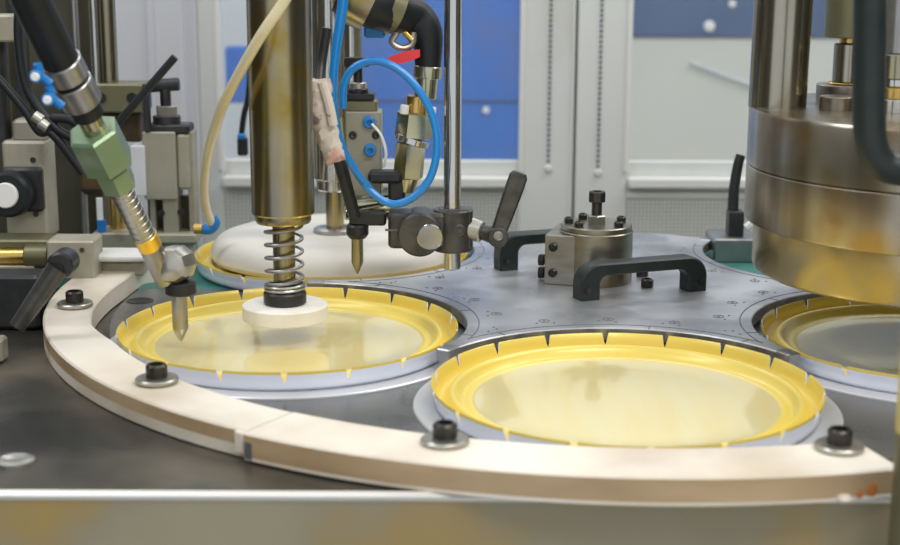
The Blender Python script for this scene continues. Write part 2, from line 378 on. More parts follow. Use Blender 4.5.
# pale seats below lids
for k, lab in ((0, 'pale round seat under the front lid'), (5, 'pale round seat under the left lid, below the spring plunger'), (1, 'pale round seat under the right lid, below the press')):
    sx, sy = stations[k]
    mb = MB(); mb.lathe((sx, sy, ZT+.0012), [(.164, 0), (.164, .0012), (.163, .002), (.1475, .002), (.147, .0008), (.0001, .0008)], 144)
    for v in mb.b.verts:                # cut flush with the guard ring
        d = Vector((v.co.x-CX, v.co.y-CY))
        if d.length > .4808: d *= .4808/d.length; v.co.x, v.co.y = CX+d.x, CY+d.y
    o = mb.build('lid_seat', M['seat']); tag(o, lab, 'seat ring', 'round seats under the lids')

# ------------------------------------------------------------ guard ring
def ring_seg(a0, a1, ri, ro, z0, z1, n=60, rif=None, rof=None, split=.4):
    mb = MB(); rings = []
    bv = .0015; zm = z0 + (z1-z0)*split
    for i in range(n+1):
        t = i/n; a = math.radians(a0 + (a1-a0)*t); r0 = rif(math.degrees(a)) if rif else ri; r1 = rof(math.degrees(a)) if rof else ro
        c, s_ = math.cos(a), math.sin(a)
        pr = [(r0, z0), (r1, z0), (r1, zm), (r1, z1-bv), (r1-bv, z1), (r0+bv, z1), (r0, z1-bv)]
        rings.append([(CX + r*c, CY + r*s_, z) for r, z in pr])
    mb.rings(rings); mb.zm = zm; return mb
def ang(px, py, z=0): q = P(px, py, z); return math.degrees(math.atan2(q.y-CY, q.x-CX))
aj = ang(262, 425); aj = aj if aj < 0 else aj-360
a_end = ang(886, 460)
ge = thing('guard_ring', 'cream nylon guard ring curving round the front of the turntable', 'ring', (CX, CY, ZT))
ga = math.degrees(.0012/.54)
IN = [(165, 262), (143, 266), (125, 279), (105, 294), (93, 309), (92, 324)]
IN = sorted(((lambda q: ((math.degrees(math.atan2(q.y-CY, q.x-CX))) % 360 - 360, math.hypot(q.x-CX, q.y-CY)))(P(x, y, 0)) for x, y in IN))
def rif(a):                             # the inner edge leaves the circle at the back-left
    if a >= IN[-1][0]: return .4815 + (IN[-1][1]-.4815)*max(0, 1-(a-IN[-1][0])/8)
    for (a0, r0), (a1, r1) in zip(IN, IN[1:]):
        if a <= a1: return r0 + (r1-r0)*max(0, (a-a0)/(a1-a0))
def rof(a): return .532 + .035*min(1, max(0, (-184-a)/14))
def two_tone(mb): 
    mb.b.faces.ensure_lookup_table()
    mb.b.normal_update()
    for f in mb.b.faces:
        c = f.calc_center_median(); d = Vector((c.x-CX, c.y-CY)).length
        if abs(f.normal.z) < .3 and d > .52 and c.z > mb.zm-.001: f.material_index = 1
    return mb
seg1 = two_tone(ring_seg(IN[0][0]+1, aj-ga, .4815, .532, ZT, .0, 110, rif, rof, .42)).build('left_segment', [M['ring'], M['ring_side']], ge)
seg2 = two_tone(ring_seg(aj+ga, a_end, .4815, .538, ZT+.001, .0005, 70, split=.12)).build('front_segment', [M['ring'], M['ring_side']], ge)
# joint: tongue under the left segment's end and dark slot
pj = math.radians(aj)
def pol2(r, a, z): return Vector((CX + r*math.cos(a), CY + r*math.sin(a), z))
mb = MB(); mb.box(pol2(.5370, pj+.009, -.012), (.003, .006, .012), rot=Matrix.Rotation(pj, 3, 'Z')); mb.build('joint_slot', M['engrave'], ge)
mb = MB(); mb.box(pol2(.5335, pj-.012, -.009), (.004, .008, .016), rot=Matrix.Rotation(pj, 3, 'Z'), bev=.001); mb.build('joint_tongue', M['ring'], ge, label='pale tongue at the joint of the two ring segments')
def cap_bolt(par, p, r=.0084, hh=.0105, washer=.0165, wt=.0040, name='bolt', segs=24):
    mb = MB(); z = p.z
    if washer:
        w_ = MB(); w_.lathe(p, [(washer-.001, 0), (washer, .001), (washer, wt-.001), (washer-.001, wt), (r*.8, wt)], 36)
        z += wt
    # knurled head
    prof = [(r-.0006, 0), (r, .0008), (r, hh-.0015), (r-.0015, hh), (r*.62, hh), (r*.60, hh-.005), (.0001, hh-.005)]
    mb.lathe((p.x, p.y, z), prof, segs)
    mb.b.verts.ensure_lookup_table()
    for i, v in enumerate(mb.b.verts):
        if i//segs in (1, 2) and i % 2: 
            d = Vector((v.co.x-p.x, v.co.y-p.y, 0)); v.co -= d*.05
    o = mb.build(name, M['bolt'], par)
    if washer: w_.build('washer', M['washer'], o)
    return o
for px, py in ((75, 306), (157, 382), (445, 443), (839, 449)):
    q = P(px, py, 0.0005); cap_bolt(ge, q)

mb = MB(); q = pol2(.5385, math.radians(ang(838, 492, ZT+.004)), ZT+.003); mb.lathe(q, [(.0001, -.003), (.004, -.002), (.0055, .0), (.004, .0025), (.0001, .0032)], 14); mb.build('sealant_blob', M['ring'], ge)
mb = MB()
for px, py, rr in ((868, 489, .0045), (874, 492, .003), (862, 494, .0028)):
    q = pol2(.5382, math.radians(ang(px, py, ZT+.006)), ZT+.006 + (491-py)*.0005); mb.lathe(q, [(rr, 0), (rr*.8, .0006), (.0001, .0008)], 9, q - Vector((CX, CY, q.z)))
mb.build('rust_fleck', mat('orange_rust', (.45, .16, .03), .8), ge)

# ------------------------------------------------------------ star shaped dial plate
ZP = 0.0025; TH = 0.011; RP = 0.158; RT = 0.288
def star(z0, z1, rp, rt, bev=.0008):
    pts = []
    for k in range(6):
        a0 = ANG0 + k*PI/3
        if k == 3:
            pts += [(CX + rt*math.cos(a0 - .35 + .7*i/10), CY + rt*math.sin(a0 - .35 + .7*i/10)) for i in range(11)]; continue
        # pocket arc from -> to ; points of the pocket circle that lie inside radius rt
        cosg = (RD*RD + rp*rp - rt*rt)/(2*RD*rp); g = math.acos(max(-1, min(1, cosg)))
        n = 40
        for i in range(n+1):
            b = a0 + PI - g + 2*g*i/n
            b = a0 + PI + g - 2*g*i/n
            pts.append((CX + RD*math.cos(a0) + rp*math.cos(b), CY + RD*math.sin(a0) + rp*math.sin(b)))
    return pts
sp = star(0, 0, RP, RT)
dial = thing('dial_plate', 'six-armed grey steel turntable plate holding the gold lids', 'turntable', (CX, CY, ZP-TH))
mb = MB()
inner = star(0, 0, RP+.0009, RT-.0009)
mb.rings([[(x, y, ZP-TH) for x, y in sp], [(x, y, ZP-.0009) for x, y in sp], [(x, y, ZP) for x, y in inner]])
mb.b.normal_update()
for f in mb.b.faces:
    if abs(f.normal.z) < .3: f.material_index = 1
mb.build('plate', [M['dial'], M['dial_edge']], dial)
# pocket liners: thin inset rims with seams
for k in (0, 1, 2, 4, 5):
    a0 = ANG0 + k*PI/3; sx, sy = stations[k]
    rt2 = RT-.004; r2 = RP+.011
    g = math.acos((RD*RD + r2*r2 - rt2*rt2)/(2*RD*r2))
    mb = MB(); rings = []
    for i in range(49):
        b = a0 + PI - g*.80 + 1.6*g*i/48
        rings.append([(sx + r*math.cos(b), sy + r*math.sin(b), z) for r, z in ((RP+.0102, ZP-.0002), (RP+.0112, ZP-.0002), (RP+.0112, ZP+.0003), (RP+.0102, ZP+.0003))])
    mb.rings(rings)
    for t in (-.36, -.1, .3):
        b = a0 + PI + t*g*2
        c_ = Vector((sx + (RP+.0055)*math.cos(b), sy + (RP+.0055)*math.sin(b), ZP+.0001))
        mb.box(c_, (.010, .0009, .0004), rot=Matrix.Rotation(b, 3, 'Z'))
    mb.build('pocket_rim_groove', M['engrave'], dial)
    dots = MB()
    free = lambda q, gap: all(math.hypot(q.x-a_, q.y-b__) > RP+gap for a_, b__ in stations) and (q.xy - Vector((CX, CY))).length < .268
    for t in (-.44, -.3, -.15, .0, .15, .3, .44):
        b = a0 + PI + t*g*2
        for rr, sz in ((RP+.021, .0012), (RP+.024, .0011)):
            bb = b + (.05 if rr > RP+.022 else -.035)
            q = Vector((sx + rr*math.cos(bb), sy + rr*math.sin(bb), ZP))
            if free(q, .014): dots.lathe(q, [(sz, 0), (sz, .0003), (.0001, .0003)], 10)
        q = Vector((sx + (RP+.030)*math.cos(b), sy + (RP+.030)*math.sin(b), ZP))
        if free(q, .018):
            hb = MB(); hb.lathe(q, [(.0050, 0), (.0050, .0003), (.0044, .0003), (.0044, 0)], 18, cap=False); hb.lathe(q, [(.0016, 0), (.0014, .0003), (.0001, .0003)], 8)
            hb.build('screw_hole', M['engrave'], dial)
    dots.build('engraved_dots', M['engrave'], dial, kind='stuff')
# tip blocks: clamp stops on the two near arms
for k, off in ((0, 30), (5, 30), (4, 30), (1, 30), (2, 30), (3, 30)):
    a = ANG0 + k*PI/3 + math.radians(off)
    R3 = Matrix.Rotation(a, 3, 'Z')
    c_ = Vector((CX + (RT-.007)*math.cos(a), CY + (RT-.007)*math.sin(a), ZP-.005))
    mb = MB(); mb.box(c_, (.017, .0135, .0115), rot=R3, bev=.0012); mb.build('arm_tip', M['steel'], dial)

# ------------------------------------------------------------ lids
def make_lid(c, rot, label):
    x, y = c; z0 = ZT+.0024
    t = thing('pail_lid', label, 'lid', (x, y, z0), 'gold lacquered pail lids on the turntable')
    prof_in = [(.1474, -.0098), (.1462, -.0128), (.1440, -.0150), (.1412, -.0154), (.1388, -.0140), (.1370, -.0096), (.1358, -.0074), (.1342, -.0066),
               (.1322, -.0070), (.1304, -.0092), (.1278, -.0138), (.1250, -.0148), (.1228, -.0142), (.1212, -.0136), (.1196, -.0144), (.1180, -.0148), (.1178, -.0148)]
    mb = MB(); mb.lathe((x, y, 0), prof_in, 108, cap=False); mb.build('rim_channel', M['gold'], t, sharp=60)
    mb = MB(); mb.lathe((x, y, 0), [(.1179, -.0148), (.116, -.0151), (.09, -.0149), (.0001, -.0147)], 96, cap=False); mb.build('centre_panel', M['panel_gold'], t, sharp=60)
    mb = MB(); mb.lathe((x, y, 0), [(.1480, -.0098), (.1474, -.0140), (.1452, -.0172), (.1435, -.0174), (.0001, -.0172)], 108, cap=False); mb.build('outer_skirt', M['white_enamel'], t, sharp=60)
    for k in range(18):
        a0 = rot + k*2*PI/18; half = PI/18; n = 6
        mb = MB(); rr = []
        jit = random.uniform(-.0006, .0006)
        def ringsfor(levels):
            out = []
            for r, z, sh in levels:
                out.append([(x + r*math.cos(a0 + (-half+sh + (2*half-2*sh)*i/n)), y + r*math.sin(a0 + (-half+sh + (2*half-2*sh)*i/n)), z) for i in range(n+1)])
            return out
        li = [(.1474, -.0098, .002), (.1482, -.006, .009), (.1494+jit, -.0006, .018)]
        lo = [(.1502+jit, .0, .018), (.1504+jit, -.0024, .015), (.1488, -.006, .009), (.1480, -.0098, .002)]
        I = [[mb.b.verts.new(p) for p in r_] for r_ in ringsfor(li)]; O = [[mb.b.verts.new(p) for p in r_] for r_ in ringsfor(lo)]
        lv = I + O
        for q in range(len(lv)-1):
            mb.mi = 0 if q < 4 else 1
            for i in range(n): mb.face([lv[q][i], lv[q][i+1], lv[q+1][i+1], lv[q+1][i]])
        mb.mi = 1
        for i in (0, n): mb.face([l_[i] for l_ in lv])
        mb.build('tab', [M['gold'], M['white_enamel']], t, sharp=50)
    return t
a_slot = PI/2
make_lid(stations[0], PI/2 + PI/18, 'nearest pail lid, gold inside, empty, at the front of the turntable')
make_lid(stations[5], PI/2 + PI/18 + .08, 'gold pail lid at left with the sprung white pad pressed on it')
make_lid(stations[1], PI/2 + PI/18 - .1, 'gold pail lid at right, half hidden under the big steel press')
make_lid(stations[4], PI/2 + PI/18 + .13, 'gold pail lid at back left, almost covered by a thick cream disc')

# ------------------------------------------------------------ hub block and carry handles
def hub():
    c = P(595, 280, ZP); z = ZP
    Yh = c.y; k = m(Yh, .03)
    zt = D(597, 236, Yh-.036).z
    t = thing('hub_block', 'round turned steel hub with a capped bolt on the turntable centre', 'hub', (c.x, c.y, ZP))
    r = .0365
    mb = MB(); mb.lathe(c, [(r, 0), (r, zt-z-.001), (r-.001, zt-z)], 64)
    mb.build('body', M['hub'], t)
    R = Matrix.Rotation(math.radians(-16), 3, 'Z')
    mb = MB(); mb.box(c + R @ Vector((-.023, .0, (zt-z)/2-.001)), (.044, .066, zt-z-.002), rot=R, bev=.001); cl = mb.build('clamp_ear', M['hub'], t)
    for dz in (.038, .012):
        q = c + R @ Vector((-.0365, -.0332, dz)); mb = MB(); mb.lathe(q, [(.0045, 0), (.0045, .0015), (.003, .0025), (.0028, .001), (.0001, .001)], 16, R @ Vector((0, -1, 0))); mb.build('set_screw', M['bolt'], cl)
    for dz, dx in ((.020, 0), (.007, .0)):
        q = c + R @ Vector((-.0435, -.012, dz)); mb = MB()
        mb.cyl(q, q + R @ Vector((-.007, 0, 0)), .0028, 12); mb.hexa(q + R @ Vector((-.006, 0, 0)), q + R @ Vector((-.012, 0, 0)), .0062); mb.build('side_bolt', M['bolt'], cl)
    # flange
    rf = .0345
    mb = MB(); mb.lathe((c.x, c.y, zt-.002), [(rf, 0), (rf, .0025), (rf+.001, .003), (rf+.001, .0068), (rf, .0078), (.012, .008)], 64); mb.build('flange', M['hub'], t)
    for a in (-2.35, -.75, .35, 2.0, 3.0):
        q = Vector((c.x + .0275*math.cos(a), c.y + .0275*math.sin(a), zt+.0058)); cap_bolt(t, q, .0047, .0058, 0, name='flange_bolt', segs=16)
    q = Vector((c.x, c.y, zt+.005))
    mb = MB(); mb.hexa(q, q + Y3*.0095, .0095); mb.build('lock_nut', M['washer'], t)
    mb = MB(); mb.cyl(q + Y3*.009, q + Y3*.023, .0052, 18); 
    mb.build('bolt_shank', M['bolt'], t)
    mb = MB(); mb.lathe(q + Y3*.0225, [(.0078, 0), (.0088, .001), (.0088, .0095), (.0078, .0108), (.005, .0108), (.005, .007), (.0001, .007)], 8, phase=.3); mb.build('bolt_head', M['bolt'], t)
    return c
hc = hub()
def arch(name, A, B, hgt, label):
    A, B = Vector(A), Vector(B); d = (B-A); L = d.length; u = d.normalized(); n = Vector((-u.y, u.x, 0))
    t = thing(name, label, 'handle', A, 'black bow handles on the turntable')
    th = .0165; wd = .0200; rc = .021
    def path(tl, tb, ra):
        pts = [(tl, 0)]
        for i in range(9):
            a = PI - PI/2*i/8; pts.append((tl+ra + ra*math.cos(a), hgt-tb-ra + ra*math.sin(a)))
        for i in range(9):
            a = PI/2 - PI/2*i/8; pts.append((L-tl-ra + ra*math.cos(a), hgt-tb-ra + ra*math.sin(a)))
        pts.append((L-tl, 0)); return pts
    o_, i_ = path(0, 0, .020), path(.0205, .0115, .009)
    mb = MB(); rings = []
    bv = .0018
    for (ax_, az), (bx, bz) in zip(o_, i_):
        P_ = lambda x, z, s: A + u*x + n*s + Y3*z
        dx, dz = bx-ax_, bz-az; l = math.hypot(dx, dz); dx /= l; dz /= l
        rings.append([P_(ax_+dx*bv, az+dz*bv, -wd/2), P_(ax_, az, -wd/2+bv), P_(ax_, az, wd/2-bv), P_(ax_+dx*bv, az+dz*bv, wd/2),
                      P_(bx-dx*bv, bz-dz*bv, wd/2), P_(bx, bz, wd/2-bv), P_(bx, bz, -wd/2+bv), P_(bx-dx*bv, bz-dz*bv, -wd/2)])
    mb.rings(rings); mb.build('grip', M['handle'], t)
    for q, s in ((A, 1), (B, -1)):
        c_ = q + u*s*.006 + Y3*(hgt*.72)
        mb = MB(); mb.lathe(q + u*s*.0065 + n*(-wd/2-.0003) + Y3*.010, [(.0035, 0), (.0035, .0008), (.0022, .0006), (.0001, .0002)], 14, -n); mb.build('screw', M['bolt'], t)
    return t
A1, B1 = P(577, 301, ZP), P(703, 290, ZP)
zf = .0345
arch('bow_handle', A1 + Vector((0, .007, 0)), B1 + Vector((0, .007, 0)), zf, 'black bow handle in front of the hub, nearer the front lid')
A2, B2 = P(497, 271, ZP), P(612, 262, ZP)
arch('bow_handle', A2 + Vector((0, .007, 0)), B2 + Vector((0, .007, 0)), zf+.003, 'black bow handle behind the hub, its right end hidden by it')
for px, py, lab in ((647, 287, 'small black cap bolt standing on the plate under the front bow handle'), (642, 276, 'small black cap bolt standing on the plate right behind the front bow handle')):
    q = P(px, py, ZP); o = thing('cap_bolt', lab, 'bolt', q, 'loose cap bolts beside the hub'); cap_bolt(o, q, .0062, .0085, 0, name='head', segs=18)

# ------------------------------------------------------------ sprung plunger over the left lid
def plunger():
    sx, sy = stations[5]
    zpan = .0038
    Yp = sy + .005; x = D(284, 250, Yp).x
    t = thing('spring_plunger', 'thick steel plunger with coil spring pressing a white pad on the left lid', 'plunger', (x, Yp, zpan))
    r = 42.5*m(Yp)
    zt = zpan+.0145
    mb = MB(); mb.lathe((x, Yp, zpan+.0008), [(r-.001, 0), (r, .001), (r, .0125), (r-.002, .0137), (.0175, .0137)], 56); mb.build('pad', M['pad'], t)
    z1 = D(284, 228, Yp-.02).z
    mb = MB(); mb.lathe((x, Yp, zt), [(.0175, 0), (.0190, .0015), (.0190, .010), (.0180, .0115), (.014, .0115)], 40); mb.build('collar', M['black'], t)
    mb = MB(); mb.cyl((x, Yp, zt+.005), (x, Yp, z1+.01), .0098, 28); mb.build('shaft', M['column'], t)
    # coil spring
    pts = []; zs, ze = zt+.012, z1+.001; turns = 5.2
    n = int(turns*20)
    for i in range(n+1):
        a = 2*PI*i/20; pts.append((x + .0162*math.cos(a), Yp + .0162*math.sin(a), zs + (ze-zs)*i/n))
    for i, q in enumerate([]): pass
    mb = MB(); mb.tube(pts, .0016, 8, smooth=False); mb.build('spring', M['steel'], t)
    pts = [(x + .0170*math.cos(2*PI*i/20), Yp + .0170*math.sin(2*PI*i/20), zs + .0028*i/20) for i in range(45)]
    mb = MB(); mb.tube(pts, .0014, 8, smooth=False); mb.build('spring_end_coil', M['steel'], t)
    mb = MB(); mb.lathe((x, Yp, z1), [(.010, 0), (.0235, .0015), (.0245, .004), (.0245, .009)], 56); mb.lathe((x, Yp, z1+.009), [(.0265, 0), (.0275, .0015), (.0275, .30)], 64)
    mb.build('cylinder', M['column'], t)
plunger()

# ------------------------------------------------------------ cream disc on back-left lid
def disc_press():
    sx, sy = stations[4]; t = thing('disc_press', 'thick cream rubber disc on a steel shaft covering the back left lid', 'press', (sx, sy, 0))
    z = -.0055; R = .137; x = sx + .004
    pr = [(R-.012, 0), (R-.003, .001), (R, .006), (R-.001, .012), (R-.004, .018), (R-.010, .0235), (R-.020, .0268), (R-.035, .0275), (.085, .0275), (.080, .0255), (.060, .0255), (.055, .027), (.0001, .027)]
    mb = MB(); mb.lathe((x, sy, z), pr, 96); mb.build('rubber_disc', M['white_disc'], t)
    mb = MB(); mb.lathe((x, sy, z+.027), [(.024, 0), (.024, .004), (.022, .005), (.0105, .006)], 40); mb.build('shaft_flange', M['steel'], t)
    Yd = sy; z1 = D(327, 190, Yd).z
    xs = D(327, 215, Yd).x
    mb = MB(); mb.cyl((x, sy, z+.030), (x, sy, z1+.01), .0100, 28); mb.build('shaft', M['column'], t)
    mb = MB(); mb.lathe((x, sy, z1), [(.018, 0), (.020, .002), (.020, .012), (.023, .014), (.023, .40)], 40); mb.build('cylinder', M['rod'], t)
disc_press()
mb = MB(); q = D(352, 160, 1.78); mb.cyl((q.x, q.y, D(352, 205, 1.78).z), (q.x, q.y, q.z+.4), .013, 24); o = mb.build('guide_post', M['olive']); tag(o, 'brown steel guide post behind the blue air tube', 'post')

# ------------------------------------------------------------ big press at right
def press():
    sx, sy = stations[1]; x0, y0 = .4285, 1.245
    t = thing('steel_press', 'big stacked steel press cylinder hanging over the right lid', 'press', (x0, y0, 0))
    def rz(px, py, Yd):  # z at the left tangent
        return D(px, py, Yd).z
    zt = rz(748, 112, y0-.02); zs = rz(747, 170, y0-.02); zst = rz(755, 226, y0-.02); zb = rz(757, 268, y0-.02)-.007
    k = m(y0, .1)
    mb = MB(); mb.lathe((x0, y0, zs+.0006), [(.1695, 0), (.1705, .001), (.1705, zt-zs-.003), (.1690, zt-zs), (.0001, zt-zs)], 128); mb.build('upper_ring', M['press'], t)
    mb = MB(); mb.lathe((x0, y0, zst), [(.1675, 0), (.1700, .0012), (.1705, .003), (.1705, zs-zst-.001), (.1695, zs-zst)], 128); mb.build('middle_ring', M['press'], t)
    mb = MB(); mb.lathe((x0, y0, zb), [(.0001, 0), (.157, 0), (.1610, .0025), (.1618, .005), (.1618, zst-zb)], 128)
    mb.build('lower_die', M['press_low'], t)
    # column
    cx = D(779, 108, y0).x; yc = y0 + .015
    q = P(777, 107, zt); r = 28.5*m(q.y, zt)
    mb = MB(); mb.cyl((q.x, q.y, zt), (q.x+.003, q.y, zt+.35), r, 48); mb.build('column', M['chrome'], t)
    # short stub and disc stack behind the handle
    def stub(px, pyb, rpx, layers, mats, nm):
        b = P(px, pyb, zt); kk = m(b.y, zt); z = zt
        for (rp, hp), mm, n_ in zip(layers, mats, nm):
            mb = MB(); mb.lathe((b.x, b.y, z), [(rp*kk-.0008, 0), (rp*kk, .0008), (rp*kk, hp*kk-.0008), (rp*kk-.0008, hp*kk)], 40); mb.build(n_, M[mm], t); z += hp*kk
    stub(846, 104, 0, [(30, 20), (20, 2), (15, 38), (10, 6), (25, 60)], ['hub', 'brass', 'chrome', 'brass', 'olive'], ['nut_disc', 'brass_ring', 'stub_post', 'brass_ring', 'top_block'])
    stub(836, 110, 0, [(17, 14)], ['hub'], ['small_disc'])
    stub(893, 112, 0, [(22, 14), (21, 12), (18, 8), (23, 24), (14, 60)], ['rod', 'brass', 'rod', 'chrome', 'steel'], ['steel_disc', 'brass_ring', 'spacer', 'stub_post', 'upper_stub'])
    return zt, y0
zt_press, y_press = press()
# dark bow handle in front of the press
def big_handle():
    Yh = 1.03
    pts = [D(871, -60, Yh), D(870, 20, Yh), D(869, 100, Yh), D(871, 140, Yh), D(881, 163, Yh), D(901, 170, Yh), D(945, 172, Yh)]
    t = thing('bow_handle', 'large dark rounded bow handle hanging in front of the steel press', 'handle', D(945, 172, Yh))
    mb = MB(); R = 16*m(Yh, .15)
    mb.tube(pts, R, 20, sub=8); mb.build('grip', M['handle'], t)
    mb = MB(); mb.cyl(D(945, 172, Yh) + Vector((0, -.002, 0)), Vector((D(945, 172, Yh).x, 1.06, D(945, 172, Yh).z)), .009, 20); mb.build('mount', M['steel'], t)
big_handle()
# foreground post at far right
t = thing('guard_post', 'blurred steel post with yellow upper sleeve at the right edge', 'post', D(912, 540, .86))
Yg = .86; xg = D(912, 480, Yg).x; R = 19*m(Yg)
zmid = D(912, 432, Yg).z; ztop = D(912, 328, Yg).z
mb = MB(); mb.cyl((xg, Yg, -.3), (xg, Yg, zmid), R, 28); mb.build('post', M['olive'], t)
mb = MB(); mb.lathe((xg, Yg, zmid), [(R*1.0, 0), (R*1.04, .001), (R*1.04, ztop-zmid-.002), (R*.9, ztop-zmid)], 28); mb.build('yellow_sleeve', M['tape'], t, label='yellow painted sleeve')

# ------------------------------------------------------------ things behind press left edge
t = thing('toggle_clamp', 'black toggle lever on a grey block beside the press', 'clamp', P(735, 262, ZT))
Yk = 1.62
def pbox(mb, x0, x1, y0, y1, Yd, th, bev=.001):
    a, b_ = D(x0, (y0+y1)/2, Yd), D(x1, (y0+y1)/2, Yd); za, zb = D((x0+x1)/2, y1, Yd).z, D((x0+x1)/2, y0, Yd).z
    mb.box(((a.x+b_.x)/2, Yd+th/2, (za+zb)/2), (b_.x-a.x, th, zb-za), bev=bev); return mb
zt_ = D(735, 239, Yk).z
mb = MB(); a, b_ = D(714, 240, Yk), D(760, 240, Yk); mb.box(((a.x+b_.x)/2, Yk+.03, (zt_+ZT)/2), (b_.x-a.x, .06, zt_-ZT), bev=.002); mb.build('block', M['steel'], t)
mb = MB(); mb.tube([D(733, 214, Yk+.03), D(734, 190, Yk+.03), D(738, 165, Yk+.03), D(741, 155, Yk+.03)], .006, 12, radii=(.0065, .0055)); mb.build('lever', M['black'], t)
pbox(MB(), 729, 744, 212, 238, Yk+.015, .02).build('pivot', M['black'], t)
mb = MB(); mb.box(D(752, 222, Yk-.01), (.018, .012, .004), rot=Matrix.Rotation(-.7, 3, 'Y')); mb.build('bracket', M['white_plastic'], t)

# ------------------------------------------------------------ vertical rod, clamp, lever, needle
YC = 1.40
kC = m(YC, .08)
def vrod(mb, px, y0, y1, rpx, Yd, seg=28, bev=0.0):
    b = D(px, y1, Yd); tpt = D(px, y0, Yd); mb.cyl((b.x, Yd, b.z), (b.x, Yd, tpt.z), rpx*m(Yd, b.z), seg, bev=bev); return mb
t = thing('stand_rod', 'polished vertical steel rod passing through the grey cast clamp', 'rod', D(452, 269, YC))
vrod(MB(), 452, -90, 269, 8.6, YC, bev=.001).build('rod', M['rod'], t)
t = thing('cross_clamp', 'grey cast iron cross clamp gripping the vertical rod', 'clamp', D(430, 252, YC))
b0 = D(455, 250, YC); tp = D(455, 209, YC)
mb = MB(); mb.lathe((D(452, 230, YC).x + .001, YC, b0.z), [(.0185, 0), (.0195, .001), (.0195, tp.z-b0.z-.001), (.0185, tp.z-b0.z)], 40)
pbox(mb, 438, 472, 210, 250, YC-.012, .024, .002); mb.build('rod_boss', M['clamp'], t)
mb = MB(); c_ = D(416, 231, YC-.005)
mb.cyl(c_ + Vector((.004, -.022, 0)), c_ + Vector((.004, .02, 0)), 22*kC, 36, bev=.002)
pbox(mb, 388, 446, 214, 249, YC-.020, .034, .003); mb.build('cross_boss', M['clamp'], t)
mb = MB(); pbox(mb, 385, 421, 229.5, 231.2, YC-.0212, .003, 0); mb.build('clamp_slit', M['engrave'], t)
c2 = D(430, 237, YC-.028)
mb = MB(); mb.cyl(c2 + Vector((0, -.002, 0)), c2 + Vector((0, .05, 0)), 13*kC, 32, bev=.001); mb.build('cross_rod', M['rod'], t, label='polished end of the cross rod')
c3 = D(459, 230, YC-.0185); mb = MB(); mb.lathe(c3, [(.006, 0), (.006, .0012), (.0042, .0018), (.004, .0006), (.002, .0006), (.0018, .0018), (.0001, .0018)], 20, (0.1, -1, 0)); mb.build('cast_mark', M['clamp'], t)
c4 = D(410, 240, YC-.024); mb = MB(); mb.lathe(c4, [(.003, 0), (.003, .001), (.0001, .001)], 12, (0, -1, 0)); mb.build('set_screw', M['steel'], t)
# lever
t = thing('clamp_lever', 'dark adjustable clamping lever pointing up right from the cast clamp', 'lever', D(494, 238, YC))
a = D(470, 229, YC-.002); b_ = D(482, 232, YC-.006); c_ = D(497, 236, YC-.014)
mb = MB(); mb.cyl(a, b_, .0118, 24, r2=.0105, bev=.001); mb.build('collar', M['washer'], t)
mb = MB(); mb.cyl(b_, c_, .0075, 20, r2=.009); mb.cyl(c_ + Vector((0, .008, 0)), c_ + Vector((.001, -.009, 0)), .0100, 24, bev=.001)
mb.build('pivot_hub', M['clamp'], t)
mb = MB(); a = D(498, 234, YC-.014); b_ = D(519, 175, YC-.014); d = (b_-a); L = d.length; dn = d.normalized(); 
Rm = Matrix((dn.cross(Vector((0, 1, 0))).normalized(), Vector((0, 1, 0)), dn)).transposed()
pr = []
for s_, wd in ((-.04, .006), (0, .0075), (.3, .0082), (.8, .0090), (.98, .0088), (1.04, .0065)):
    cc = a + d*s_; hw = wd; th_ = .0055 - .001*s_
    pr.append([cc + Rm @ Vector(q) for q in ((-hw+.002, -th_, 0), (hw-.002, -th_, 0), (hw, -th_+.002, 0), (hw, th_-.002, 0), (hw-.002, th_, 0), (-hw+.002, th_, 0), (-hw, th_-.002, 0), (-hw, -th_+.002, 0))])
mb.rings(pr); mb.build('arm', M['clamp'], t)
mb = MB(); mb.lathe(D(498, 234, YC-.014) + Vector((0, -.009, 0)), [(.0045, 0), (.0045, .001), (.003, .0015), (.0028, .0002), (.0001, .0002)], 16, (0, -1, 0)); mb.build('screw', M['steel'], t)
# needle + connector
t = thing('dosing_needle', 'slim brass dosing needle in a black collar above the turntable edge', 'nozzle', D(357, 275, YC))
tip = D(357.5, 274, YC)
mb = MB(); mb.lathe(tip, [(.0006, 0), (.0025, .004), (.0060, .012), (.0060, .045)], 24); mb.build('needle', M['chrome'], t)
cb = D(357.5, 236, YC)
mb = MB(); mb.lathe(cb, [(.0080, -.002), (.0095, 0), (.0110, .002), (.0110, .010), (.0095, .012), (.0001, .012)], 24); mb.build('collar', M['black'], t)
pbox(MB(), 349, 386, 212, 226, YC-.008, .016, .002).build('elbow_block', M['black'], t)
# black arm from above down to the elbow
mb = MB(); mb.tube([D(339, 158, YC-.01), D(346, 185, YC-.01), D(355, 217, YC-.008)], .0062, 14, radii=(.0065, .0060)); mb.build('inclined_tube', M['black'], t)
